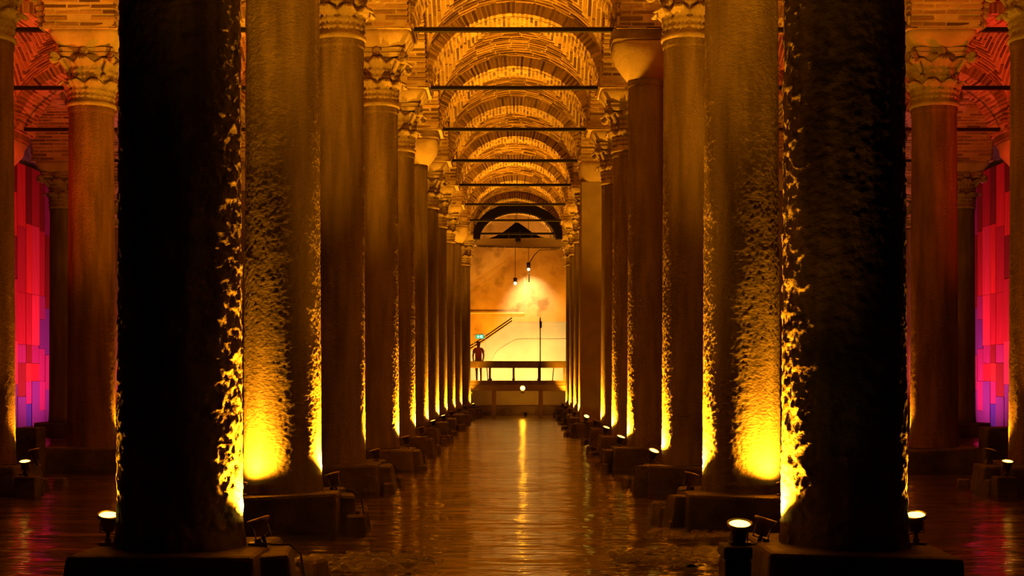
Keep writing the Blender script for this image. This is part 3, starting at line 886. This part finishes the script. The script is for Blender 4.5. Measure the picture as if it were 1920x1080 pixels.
for base, sx in ((18, 1), (22, -1)):
    p0 = Vector(B[base][0])
    for q, (dx, dz, ln) in enumerate(((-.02, -.07, .0), (-.007, -.085, 0), (.008, -.08, 0), (.022, -.065, 0), (-.035, -.02, 0))):
        B.append(((p0.x + dx * sx, p0.y - .02 * (q + 1) * .3, p0.z + dz * .45), .009)); E.append((base, len(B) - 1))
        B.append(((p0.x + dx * sx * 1.2, p0.y + .01, p0.z + dz), .007)); E.append((len(B) - 2, len(B) - 1))
body = skin('body', [b[0] for b in B], E, [b[1] for b in B], M['skin'], pr)
skin('top', [(0, 0, .95), (0, 0, 1.10), (0, .01, 1.28), (0, .02, 1.42), (.175, .02, 1.385), (.215, .03, 1.22), (-.175, .02, 1.385), (-.215, .035, 1.22)],
     [(0, 1), (1, 2), (2, 3), (3, 4), (4, 5), (3, 6), (6, 7)], [(.17, .125), (.145, .115), (.175, .125), (.125, .085), .066, .06, .066, .06], M['shirt'], pr)
skin('shorts', [(0, 0, .98), (.10, 0, .82), (.103, 0, .60), (-.09, 0, .82), (-.082, .01, .60)], [(0, 1), (1, 2), (0, 3), (3, 4)], [(.165, .12), .105, .095, .105, .095], M['shorts'], pr)
skin('hair', [(0, .02, 1.73), (0, .05, 1.66), (0, .07, 1.55), (0, .065, 1.46)], [(0, 1), (1, 2), (2, 3)], [(.085, .085), (.095, .07), (.085, .045), (.05, .03)], M['hair'], pr)
for sx in (-1, 1):
    link('eye', MB().lathe([(.001, -.011), (.009, -.006), (.011, 0), (.009, .006), (.001, .011)], 8).mesh('eye', M['ink']), pr, (.03 * sx, -.095, 1.64))
link('nose', MB().box((0, 0, 0), (.022, .03, .05), None, (.4, .5)).mesh('nose', M['skin']), pr, (0, -.10, 1.61))

flood(PT(985, 780, 61.5).x, 61.5, .0, 0, 30, 'small fill floodlight added under the platform to brighten the wall behind its posts', power=70, h=.12, spot=150)  # added fill lamp, brightens the wall below the deck
# lamps of the far end
flood(PT(980, 730, 59.45).x, 59.45, .99, 0, -78, 'bright floodlight on the platform beam facing down the water', power=40, h=.16, spot=120, s=1.3, soft=.09)
flood(PT(1077, 735, 53.9).x, 53.6, .37, -4, -35, 'floodlight on a tall post at the far right, facing the camera', power=20, h=.70, spot=110, s=.7)
flood(PT(919, 720, 61.3).x, 61.4, 1.47, 0, 55, 'floodlight on the platform deck washing the left of the stair wall', power=420, h=.10, spot=150, col=(1, .58, .14))
flood(PT(1010.5, 720, 61.3).x, 61.4, 1.47, 0, 55, 'floodlight on the platform deck washing the middle of the stair wall', power=600, h=.10, spot=150, col=(1, .58, .14))
flood(PT(963, 720, 60.9).x, 60.6, 1.47, 0, 4, 'floodlight on the platform deck shining up into the last vault', power=500, h=.14, spot=90)

for sx, s_ in ((-1, 'left'), (1, 'right')):
    flood(sx * 1.85, YK(1), .01, -14 * sx, 0, f'unseen fill floodlight added on the floor {s_} of the camera', power=300)  # added out of view to fill the fronts of the nearest shafts
    flood(sx * 1.3, 65.4, .01, 0, 6, f'amber floodlight behind the {s_} half of the stair wall', power=1900, spot=130)
# stone blocks: the one carrying the low lamp at lower right, and dark blocks in the outer aisles
def block(px0, px1, py0, z0, Y, d, label, lip=False):
    p = PT(px0, py0, Y); q = PT(px1, py0, Y); wd = q.x - p.x; h = p.z - z0
    root = link('stone_block', None, None, ((p.x + q.x) / 2, Y + d / 2, z0)); tag(root, label, 'block')
    bevel(link('body', MB().box((0, 0, h / 2 - (.04 if lip else 0)), (wd * .94, d * .94, h - (.08 if lip else 0))).mesh('body', M['pedestal']), root), .02)
    if lip:
        bevel(link('cap_slab', MB().box((0, 0, h - .04), (wd, d, .08)).mesh('cap_slab', M['pedestal']), root), .015)
        bevel(link('ledge', MB().box((-.01, -.01, h * .45), (wd * 1.06, d * 1.04, .05)).mesh('ledge', M['pedestal']), root), .01)
    return root
b = block(1358, 1412, 1026, -.1, 8.95, .3, 'stepped stone block at lower right carrying a glowing floodlight', True)
flood(PT(1387, 1000, 9.1).x, 9.1, PT(1387, 1026, 8.95).z, 0, -18, 'glowing floodlight on the stepped stone block at lower right', power=35, h=.15)
block(26, 69, 802, -.1, 23.2, .5, 'dark stone block behind the small floodlight at the left edge')
block(1851, 1894, 802, -.1, 23.2, .5, 'dark stone block behind the small floodlight at the right edge')
block(24, 66, 895, -.1, 18.95, .3, 'low stone block under the small floodlight at the left edge')
block(1870, 1912, 895, -.1, 18.95, .3, 'low stone block under the small floodlight at the right edge')
